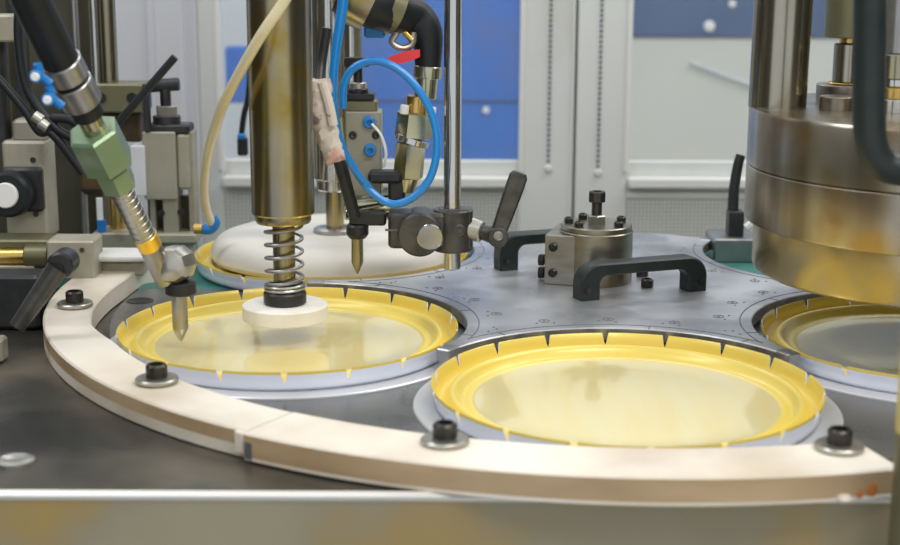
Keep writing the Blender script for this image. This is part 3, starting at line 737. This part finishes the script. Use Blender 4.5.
# valve block
t = thing('valve_block', 'grey pneumatic valve block with a T bolt on top, beside the blue loop', 'valve', D(364, 200, YC))
Yv = YC+.02
pbox(MB(), 346, 381, 112, 196, Yv, .035, .001).build('body', M['grey_block'], t)
pbox(MB(), 344, 377, 100, 113, Yv+.005, .026, .002).build('shoulder', M['olive'], t)
pbox(MB(), 342, 374, 94, 100, Yv+.003, .028, .001).build('cap_plate', M['black'], t)
vrod(MB(), 358, 82, 95, 9, Yv+.016, bev=.001).build('nut', M['washer'], t)
vrod(MB(), 358, 88, 95, 10.5, Yv+.016, bev=.001).build('dark_nut', M['black'], t)
vrod(MB(), 358, 62, 84, 4.6, Yv+.016).build('bolt_stem', M['bolt'], t)
pbox(MB(), 344, 369, 58, 67, Yv+.008, .016, .001).build('bolt_head', M['bolt'], t)
for py in (123, 151):
    q = D(370 if py > 140 else 369, py-1, Yv-.0005)
    mb = MB(); mb.lathe(q, [(.0062, 0), (.0062, .004), (.005, .006), (.003, .0062), (.003, .003), (.0001, .003)], 20, (.1, -1, 0)); mb.build('blue_port', M['blue_fit'], t)
for px, py in ((353, 135), (376, 135)):
    q = D(px, py, Yv-.0003); mb = MB(); mb.lathe(q, [(.004, 0), (.004, .0012), (.0025, .0015), (.0001, .0005)], 16, (0, -1, 0)); mb.build('screw', M['bolt'], t)
mb = MB(); mb.tube([D(372, 124, Yv-.006), D(381, 135, Yv-.012), D(386, 152, Yv-.012), D(384, 167, Yv-.006)], .0014, 8); mb.build('white_wire', M['white_plastic'], t)
pbox(MB(), 368, 402, 172, 184, Yv-.018, .022, .003).build('black_arm', M['black'], t)
pbox(MB(), 388, 405, 180, 202, Yv-.014, .022, .003).build('black_foot', M['black'], t)
mb = MB(); mb.cyl(D(352, 206, Yv-.004), D(392, 199, Yv), .006, 16); mb.cyl(D(345, 213, Yv), D(392, 213, Yv+.01), .007, 16); mb.build('lower_pipes', M['hexfit'], t)
mb = MB(); mb.tube([D(340, 118, Yv-.01), D(345, 150, Yv-.018), D(362, 182, Yv-.02), D(384, 205, Yv-.014)], .003, 10); mb.build('brown_hose', M['olive'], t)
# hex fittings and hose
t = thing('swivel_fitting', 'shiny nickel hexagonal hose fitting hanging inside the blue loop', 'fitting', D(412, 200, YC+.01))
def pcyl(mb, a, b, rpx, Yd, seg=28, r2=None, bev=0.0006):
    A_, B_ = D(*a, Yd), D(*b, Yd); k = m(Yd, .12); return mb.cyl(A_, B_, rpx*k, seg, r2=None if r2 is None else r2*k, bev=bev)
def phex(mb, a, b, rpx, Yd, phase=0.0):
    A_, B_ = D(*a, Yd), D(*b, Yd); return mb.hexa(A_, B_, rpx*m(Yd, .12), phase=phase)
Yx = YC+.015
phex(MB(), (416, 112), (413, 138), 18.5, Yx, .35).build('upper_hex_nut', M['hexfit'], t)
pcyl(MB(), (418, 96), (416, 113), 11, Yx).build('neck', M['brass'], t)
pcyl(MB(), (413, 137), (411, 143), 17.5, Yx).build('bead_ring', M['rod'], t)
phex(MB(), (411, 142), (408, 178), 15.5, Yx, .2).build('long_hex_body', M['hexfit'], t)
pcyl(MB(), (408, 177), (406, 192), 11, Yx, r2=8).build('tail', M['hexfit'], t)
for q in ((405, 105), (432, 107)):
    mb = MB(); pcyl(mb, q, (q[0]-1, q[1]+9), 4.5, Yx-.012); mb.build('white_clip', M['white_plastic'], t)
t = thing('bent_hose', 'fat dark hose elbow curving down into the nickel fitting', 'hose', D(425, 96, Yx))
mb = MB(); mb.tube([D(345, -12, Yx-.02), D(372, 4, Yx-.02), D(396, 12, Yx-.01), D(415, 17, Yx), D(427, 34, Yx), D(428, 68, Yx)], .0155, 20, radii=(.0250, .0125)); mb.build('hose', M['rubber'], t)
mb = MB(); a, b_ = D(366, -2, Yx-.02), D(392, 10, Yx-.012); mb.tube([D(350, -8, Yx-.022), D(372, 3, Yx-.02)], .0285, 24, smooth=False); mb.build('brown_coupling', M['column'], t)
mb = MB(); mb.tube([D(386, 6, Yx-.014), D(398, 11, Yx-.01)], .0225, 24, smooth=False); mb.build('coupling_ring', M['olive'], t)
pcyl(MB(), (428, 66), (427, 78), 14, Yx).build('ferrule', M['hexfit'], t)
pcyl(MB(), (427, 77), (425, 98), 11, Yx).build('spigot', M['hexfit'], t)
mb = MB(); mb.tube([D(401, 28, Yx-.012), D(412, 40, Yx-.012)], .0032, 12, smooth=False); mb.build('brass_screw', M['brass'], t)
mb = MB(); mb.tube([D(384, 30, Yx-.012), D(396, 32, Yx-.012), D(392, 42, Yx-.012), D(402, 48, Yx-.012), D(412, 44, Yx-.01), D(414, 32, Yx-.01)], .0034, 10); mb.build('wire_clamp', M['washer'], t)
pbox(MB(), 364, 385, 24, 38, Yx-.01, .02, .002).build('blue_clip', M['blue_fit'], t)
mb = MB(); a = D(385, 62, Yx-.018); b_ = D(420, 53, Yx-.018); d = b_-a
mb.rings([[a + d*s_ + Vector(q) for q in ((0, -.003, -h_), (0, .003, -h_), (0, .003, h_), (0, -.003, h_))] for s_, h_ in ((0, .0012), (.2, .0045), (.7, .0052), (1, .0035))]); o = mb.build('tie_tag', M['red']); tag(o, 'red tie tag stretched across the top of the blue loop', 'tag')
# blue loop and blue down-tube
mb = MB()
lp = [(343, 108), (344, 85), (354, 68), (374, 61), (396, 68), (418, 89), (433, 118), (437, 148), (430, 178), (412, 198), (392, 204), (374, 194), (360, 178), (348, 158)]
mb.tube([D(x, y, YC-.026 - .014*math.sin(i/len(lp)*PI)) for i, (x, y) in enumerate(lp)], 3.9*kC, 14, sub=6); o = mb.build('air_tube', M['blue_tube']); tag(o, 'bright blue air tube bent in a loop round the hose fitting', 'tube', 'blue air tubes')
mb = MB(); mb.tube([D(346, -30, YC-.05), D(342, 10, YC-.05), D(336, 50, YC-.05), D(333, 90, YC-.05), D(337, 130, YC-.045), D(352, 165, YC-.04), D(372, 190, YC-.034)], 5*kC, 14, radii=(5.6*kC, 2.6*kC)); o = mb.build('air_tube', M['blue_tube']); tag(o, 'straight blue air tube hanging down just right of the thick plunger', 'tube', 'blue air tubes')
# wrapped cable end
t = thing('wrapped_cable', 'stained white wrapped cable end hanging beside the straight blue tube', 'cable', D(332, 165, 1.3))
mb = MB(); mb.tube([D(327, 28, 1.31), D(322, 60, 1.31), D(319, 86, 1.30)], .0045, 12); mb.build('dark_cable', M['black'], t)
mb = MB(); pts = [D(315, 80, 1.29), D(318, 100, 1.29), D(323, 120, 1.29), D(329, 140, 1.29), D(336, 162, 1.29)]
mb.tube(pts, .010, 14, radii=(.0145, .0085))
for v in mb.b.verts: v.co += Vector((random.uniform(-1, 1), random.uniform(-1, 1), random.uniform(-1, 1)))*.0011
mb.build('wrap', M['pink_wrap'], t)
mb = MB(); mb.tube([D(322, 82, 1.278), D(329, 105, 1.278), D(333, 125, 1.279)], .0045, 10); mb.build('pink_sleeve', M['pink_wrap'], t)

# ------------------------------------------------------------ tan tube with blue elbow, hanging connector
Yt = 1.33
mb = MB(); mb.tube([D(310, -50, 1.17), D(286, -2, 1.18), D(262, 34, 1.19), D(240, 72, 1.22), D(222, 108, 1.27), D(209, 150, 1.36), D(204, 185, Yt+.12), D(206, 208, Yt+.16), D(212, 224, Yt+.18)], 5*m(Yt, .1), 14, sub=8)
o = mb.build('plastic_tube', M['tan_tube']); tag(o, 'yellowed translucent plastic tube arching in front of the plunger', 'tube')
t = thing('elbow_fitting', 'small blue push-in elbow at the end of the yellowed tube', 'fitting', D(208, 226, 1.51))
mb = MB(); mb.tube([D(212, 218, 1.51), D(215, 224, 1.51), D(210, 229, 1.51), D(203, 229, 1.51)], .0058, 14); mb.build('elbow', M['blue_fit'], t)
mb = MB(); mb.cyl(D(203, 229, 1.51), D(194, 229, 1.51), .0055, 16, bev=.0005); mb.build('brass_thread', M['brass'], t)
t = thing('cable_plug', 'small black plug hanging on a thin cable left of the plunger', 'plug', D(242, 157, 1.9))
mb = MB(); mb.tube([D(252, 20, 1.9), D(249, 90, 1.9), D(244, 115, 1.9), D(241, 138, 1.9)], .004, 10); mb.build('cable', M['rubber'], t)
pbox(MB(), 237, 247, 138, 156, 1.89, .014, .002).build('plug_body', M['black'], t)
pbox(MB(), 237, 245, 134, 140, 1.889, .014, .002).build('blue_ring', M['blue_fit'], t)

# ------------------------------------------------------------ left machinery
YL = 1.66
t = thing('machine_column', 'dark oil-stained steel column at the back left', 'column', D(70, 270, YL+.09))
pbox(MB(), 28, 97, -90, 268, YL+.09, .10, .004).build('upright', M['dark_column'], t)
pbox(MB(), -40, 14, -90, 268, YL+.11, .10, .004).build('rear_upright', M['dark_column'], t)
t = thing('guide_rods', 'pair of steel guide rods standing in an olive cross block', 'rods', D(105, 84, YL+.02))
vrod(MB(), 97, -90, 83, 4.5, YL+.015).build('rod', M['rod'], t)
vrod(MB(), 110, -90, 83, 8.5, YL+.02).build('rod', M['chrome'], t)
vrod(MB(), 86, -90, 240, 3.5, YL+.07).build('rod', M['steel'], t)
t = thing('cross_block', 'olive steel cross block with two socket screws under the guide rods', 'block', D(115, 115, YL))
pbox(MB(), 62, 143, 84, 113, YL, .05, .002).build('block', M['olive'], t)
for px in (101, 132):
    q = D(px, 98, YL-.0005); mb = MB(); mb.lathe(q, [(.0062, 0), (.0062, .0012), (.0045, .0012), (.0045, .0005), (.0030, .0005), (.0028, .0018), (.0001, .0018)], 20, (0, -1, 0)); mb.build('socket_screw', M['bolt'], t)
pbox(MB(), 88, 140, 113, 142, YL+.02, .03, .002).build('rusty_spacer', M['rust'], t)
pbox(MB(), 76, 122, 156, 196, YL+.03, .03, .008).build('worn_cover', M['rust'], t)
# slide unit
Ys = YL-.04
t = thing('slide_unit', 'grey machined slide unit right of the green fitting', 'slide', D(168, 262, Ys))
mb = MB(); pbox(mb, 143, 176, 132, 200, Ys, .04, .0015); pbox(mb, 176, 189, 134, 190, Ys+.004, .036, .003); pbox(mb, 163, 178, 196, 240, Ys+.006, .03, .001); pbox(mb, 188, 194, 132, 244, Ys+.012, .03, .001)
mb.build('body', M['grey_block'], t)
pbox(MB(), 131, 145, 146, 196, Ys-.006, .03, .001).build('pale_side_plate', M['wall'], t)
mb = MB(); pbox(mb, 148, 192, 196, 236, Ys+.03, .012, .001); mb.build('dark_recess', M['dark_column'], t)
pbox(MB(), 150, 156, 196, 238, Ys+.012, .02, .001).build('narrow_leg', M['grey_block'], t)
mb = MB(); pbox(mb, 144, 196, 234, 244, Ys-.004, .05, .002); pbox(mb, 138, 192, 243, 262, Ys+.004, .04, .002); mb.build('foot', M['cream_block'], t)
for px, py in ((181, 212), (161.5, 213)):
    q = D(px, py, Ys+.006); mb = MB(); mb.lathe(q, [(.004, 0), (.004, .002), (.0001, .002)], 14, (0, -1, 0)); mb.build('screw', M['bolt'], t)
pbox(MB(), 146, 189, 125, 134, Ys+.004, .034, .002).build('dark_cap', M['black'], t)
mb = MB(); q = D(167, 126, Ys+.02); mb.cyl(q, q + Y3*.012, .0155, 24, bev=.001); mb.build('dark_collar', M['black'], t)
mb = MB(); q = D(167, 118, Ys+.02); mb.hexa(q, q + Y3*.014, .0125, phase=.3); mb.build('nut', M['washer'], t)
vrod(MB(), 166, 86, 110, 5.4, Ys+.02).build('bolt_stem', M['bolt'], t)
mb = MB(); mb.cyl(D(150, 86, Ys+.02), D(179, 84, Ys+.02), .0075, 18, bev=.001); mb.build('t_handle', M['black'], t)
pbox(MB(), 143, 149, 84, 132, Ys-.002, .01, .001).build('black_strip', M['black'], t)
mb = MB(); mb.tube([D(104, 138, 1.52), D(124, 116, 1.52), D(150, 86, 1.52), D(175, 57, 1.52)], .0042, 12); o = mb.build('pneumatic_hose', M['rubber']); tag(o, 'short black hose pointing up right across the olive block', 'hose')
# brass bushing between column and slide
t = thing('brass_bushing', 'golden brass bushing standing between column and slide unit', 'bushing', D(117, 236, YL+.02))
vrod(MB(), 118, 196, 234, 8, YL+.02).build('bushing', M['brass'], t)
vrod(MB(), 101, 198, 236, 3.2, YL).build('white_stick', M['white_plastic'], t)
vrod(MB(), 102, 220, 232, 4.5, YL-.004).build('blue_cap', M['blue_fit'], t)
pbox(MB(), 92, 146, 233, 256, YL-.01, .05, .002).build('carrier_plate', M['grey_block'], t)
# regulator block with gauge knob
Yg = 1.50
t = thing('regulator', 'pale regulator block with a black rimmed white dial at the left edge', 'regulator', D(22, 245, Yg))
pbox(MB(), 4, 46, 141, 240, Yg, .045, .003).build('body', M['cream_block'], t)
pbox(MB(), 2, 42, 168, 212, Yg-.010, .012, .003).build('black_plate', M['black'], t)
c_ = D(13, 193, Yg-.010); mb = MB(); mb.lathe(c_, [(.0235, 0), (.0240, .004), (.0235, .016), (.0205, .020), (.0130, .020)], 40, (-.05, -1, .05)); mb.build('knob_rim', M['rubber'], t)
mb = MB(); mb.lathe(c_, [(.0130, .010), (.0130, .0235), (.0120, .0245)], 36, (-.05, -1, .05)); mb.build('white_face', M['white_plastic'], t)
for px, py in ((33, 160), (36, 214)):
    q = D(px, py, Yg-.0005); mb = MB(); mb.lathe(q, [(.003, 0), (.003, .001), (.0001, .001)], 12, (0, -1, 0)); mb.build('screw', M['bolt'], t)
pbox(MB(), -20, 11, 15, 42, Yg, .04, .002).build('top_block', M['cream_block'], t)
vrod(MB(), 3, 40, 142, 9, Yg+.02).build('back_tube', M['black'], t)
pbox(MB(), 12, 44, 120, 142, Yg+.005, .03, .003).build('manifold', M['grey_block'], t)
# black air hoses
t = thing('air_hoses', 'bundle of thin black hoses drooping over the regulator block', 'hoses', D(40, 140, Yg-.03))
for pts in ([(22, -20), (18, 30), (24, 80), (38, 108), (56, 128), (72, 138)], [(-8, 72), (10, 92), (26, 112), (40, 132), (52, 128)], [(46, 128), (60, 142), (72, 158), (84, 174)], [(52, 118), (70, 120), (86, 132), (96, 140)]):
    mb = MB(); mb.tube([D(x, y, Yg-.03) for x, y in pts], .0046, 12); mb.build('hose', M['rubber'], t)
for q in ((38, 118), (44, 125)):
    p = D(*q, Yg-.034); mb = MB(); mb.cyl(p + Vector((-.004, 0, .003)), p + Vector((.004, 0, -.003)), .0062, 14, bev=.0006); mb.build('hose_clip', M['washer'], t)
# horizontal brass rod and carrier
Yr = 1.46
t = thing('brass_shaft', 'horizontal brass shaft above the dark gap at the left edge', 'shaft', D(20, 262, Yr))
mb = MB(); a, b_ = D(-60, 257, Yr), D(56, 256, Yr); mb.cyl(a, b_, .0088, 24); mb.build('shaft', M['brass'], t)
mb = MB(); mb.cyl(D(26, 256, Yr), D(50, 256, Yr), .0125, 24, bev=.001); mb.build('dark_sleeve', M['olive'], t)
pbox(MB(), -60, 52, 240, 249, Yr, .04, .002).build('upper_bar', M['olive'], t)
pbox(MB(), -60, 34, 266, 273, Yr-.01, .04, .001).build('lower_bar', M['cream_block'], t)
# bracket + lever
Yb = 1.44
t = thing('ring_bracket', 'pale aluminium bracket bolted behind the left end of the guard ring', 'bracket', D(95, 278, Yb))
pbox(MB(), 47, 94, 241, 280, Yb, .04, .002).build('block', M['cream_block'], t)
pbox(MB(), 88, 146, 255, 262, Yb+.02, .04, .0025).build('bar', M['sill'], t)
pbox(MB(), 94, 143, 262, 276, Yb+.035, .04, .002).build('web', M['cream_block'], t)
q = D(82, 250, Yb-.0005); mb = MB(); mb.lathe(q, [(.0025, 0), (.0025, .001), (.0001, .001)], 12, (0, -1, 0)); mb.build('hole', M['rust'], t)
q = P(93, 280, 0.001); 
t = thing('clamping_lever', 'dark grey tapered clamping lever leaning down left beside the guard ring', 'lever', D(62, 262, Yb-.02))
YV = 1.22
c_ = D(63, 263, YV); mb = MB(); mb.cyl(c_ + Vector((0, .014, 0)), c_ + Vector((0, -.012, 0)), .0115, 24, bev=.002); mb.cyl(D(66, 262, YV), D(66, 262, Yb), .006, 16); mb.build('pivot', M['black'], t)
mb = MB(); mb.lathe(c_ + Vector((-.001, -.012, -.003)), [(.005, 0), (.005, .002), (.0001, .002)], 14, (0, -1, 0)); mb.build('screw', M['bolt'], t)
mb = MB(); a, b_ = D(58, 268, YV-.01), D(17, 327, YV-.02); mb.tube([a, a.lerp(b_, .5), b_], .010, 16, radii=(.0095, .0070)); mb.build('arm', M['clamp'], t)
# black box below, put in for the shade in the gap
q0 = P(-70, 330, ZT); q1 = P(40, 330, ZT); zh = D(20, 276, q1.y).z
mb = MB(); mb.box(((q0.x+q1.x)/2, q1.y+.0175, (ZT+.0005+zh)/2), (q1.x-q0.x, .035, zh-ZT-.0005), bev=.003); mb.build('shade_box', M['black'])
tag(C.objects['shade_box'], 'black box standing for the shade under the brass shaft at the left edge', 'shade_box')
mb = MB(); q = P(-8, 360, ZT); mb.box((q.x, q.y, ZT+.010), (.024, .02, .020), bev=.002); o = mb.build('stop_block', M['grey_block']); tag(o, 'small grey stop block on the table at the left edge', 'block')

# ------------------------------------------------------------ slanted hose with green coupling and nozzle
t = thing('glue_nozzle', 'slanted hose assembly with green coupling ending in a steel nozzle over the left lid', 'nozzle', D(181, 340, 1.225))
def H(px, py): # depth comes nearer going up the hose
    s_ = max(0, (270-py)/270); return D(px, py, 1.225 - .16*s_)
kH = m(1.13, .15)
def hcyl(name, a, b, rpx, matn, r2=None, bev=.0008, seg=28, hexn=False, label=None, par=None, phase=0):
    mb = MB(); A_, B_ = H(*a), H(*b)
    if hexn: mb.hexa(A_, B_, rpx*kH, phase=phase)
    else: mb.cyl(A_, B_, rpx*kH, seg, r2=None if r2 is None else r2*kH, bev=bev)
    return mb.build(name, M[matn], par or t, label=label)
mb = MB(); mb.tube([H(8, -50), H(28, -6), H(46, 32), H(63, 66)], 18*kH, 24); hs = mb.build('hose', M['rubber'], t)
# printed marks on the hose
mb = MB()
for i, s_ in enumerate((.05, .13, .2, .27, .36, .42, .50, .58, .66, .74, .82)):
    a = H(24+38*s_, -4+68*s_); n = (a - Vector((0, 0, CH))).normalized()
    c_ = a - n*18.3*kH + Vector((-.0015, 0, .0))
    mb.box(c_, (.0024 + .001*(i % 3), .0012, .0034), rot=Matrix.Rotation(-.5, 3, 'Y'))
mb.build('printed_marks', M['sill'], hs, kind='stuff')
hcyl('ferrule', (60, 60), (69, 77), 20, 'steel')
hcyl('ferrule', (71, 81), (83, 102), 20, 'steel')
hcyl('dark_neck', (66, 74), (74, 86), 16, 'rubber')
hcyl('dark_neck', (81, 98), (88, 115), 16, 'rubber')
hcyl('brass_neck', (86, 112), (97, 134), 12, 'hexfit')
hcyl('green_coupling', (92, 130), (110, 165), 27, 'green_metal', hexn=True, phase=0)
hcyl('green_nut', (111, 168), (120, 187), 19, 'green_metal', hexn=True, phase=0)
tub = hcyl('ribbed_tube', (118, 184), (145, 237), 12, 'steel', bev=0)
for i in range(9):
    s_ = (i+.5)/9; a = (118+27*s_-.7, 184+53*s_-1.5); b_ = (118+27*s_+.7, 184+53*s_+1.5); hcyl('rib', a, b_, 12.7, 'steel', par=tub, bev=.0004)
hcyl('gilt_ring', (144, 234), (151, 248), 13, 'yellow_brass', bev=.002)
hcyl('lower_tube', (150, 247), (168, 280), 12, 'steel', r2=14)
c_ = D(177, 266, 1.225)
mb = MB(); mb.lathe(c_ + Vector((0, .014, 0)), [(.012, 0), (.0165, .003), (.0165, .022), (.0135, .028), (.007, .031), (.0001, .032)], 10, (-.15, -1, .1)); mb.build('swivel_nut', M['washer'], t)
kN = m(1.225, .03); zb_ = D(181, 341, 1.225)
def nz(y0, y1, r0, r1=None): return
mb = MB(); q = D(181, 294, 1.225); mb.cyl(q, q + Y3*.011, .0135, 28, bev=.001); mb.build('black_collar', M['black'], t)
mb = MB(); ln = (q.z - zb_.z); mb.lathe(zb_ + Vector((0, 0, 0)), [(.0008, 0), (.0022, .002), (.0066, .011), (.0068, .013), (.0068, ln+.002)], 28); mb.build('nozzle', M['steel'], t)
for (bx, by) in ((38, 76), (50, 99)):
    p = D(bx, by, 1.07); 
    f = MB(); f.cyl(p + Vector((-.002, .006, .0)), p + Vector((0, -.006, 0)), .0048, 18, bev=.001); f.tube([p + Vector((0, 0, .009)), p + Vector((.001, .002, 0)), p + Vector((.008, .004, -.006))], .0034, 12, smooth=False)
    fo = f.build('blue_hose_clip', M['blue_fit'], t); g_ = MB(); g_.cyl(p + Vector((0, -.006, 0)), p + Vector((0, -.009, 0)), .0032, 14, bev=.0006); g_.build('white_button', M['white_plastic'], fo)
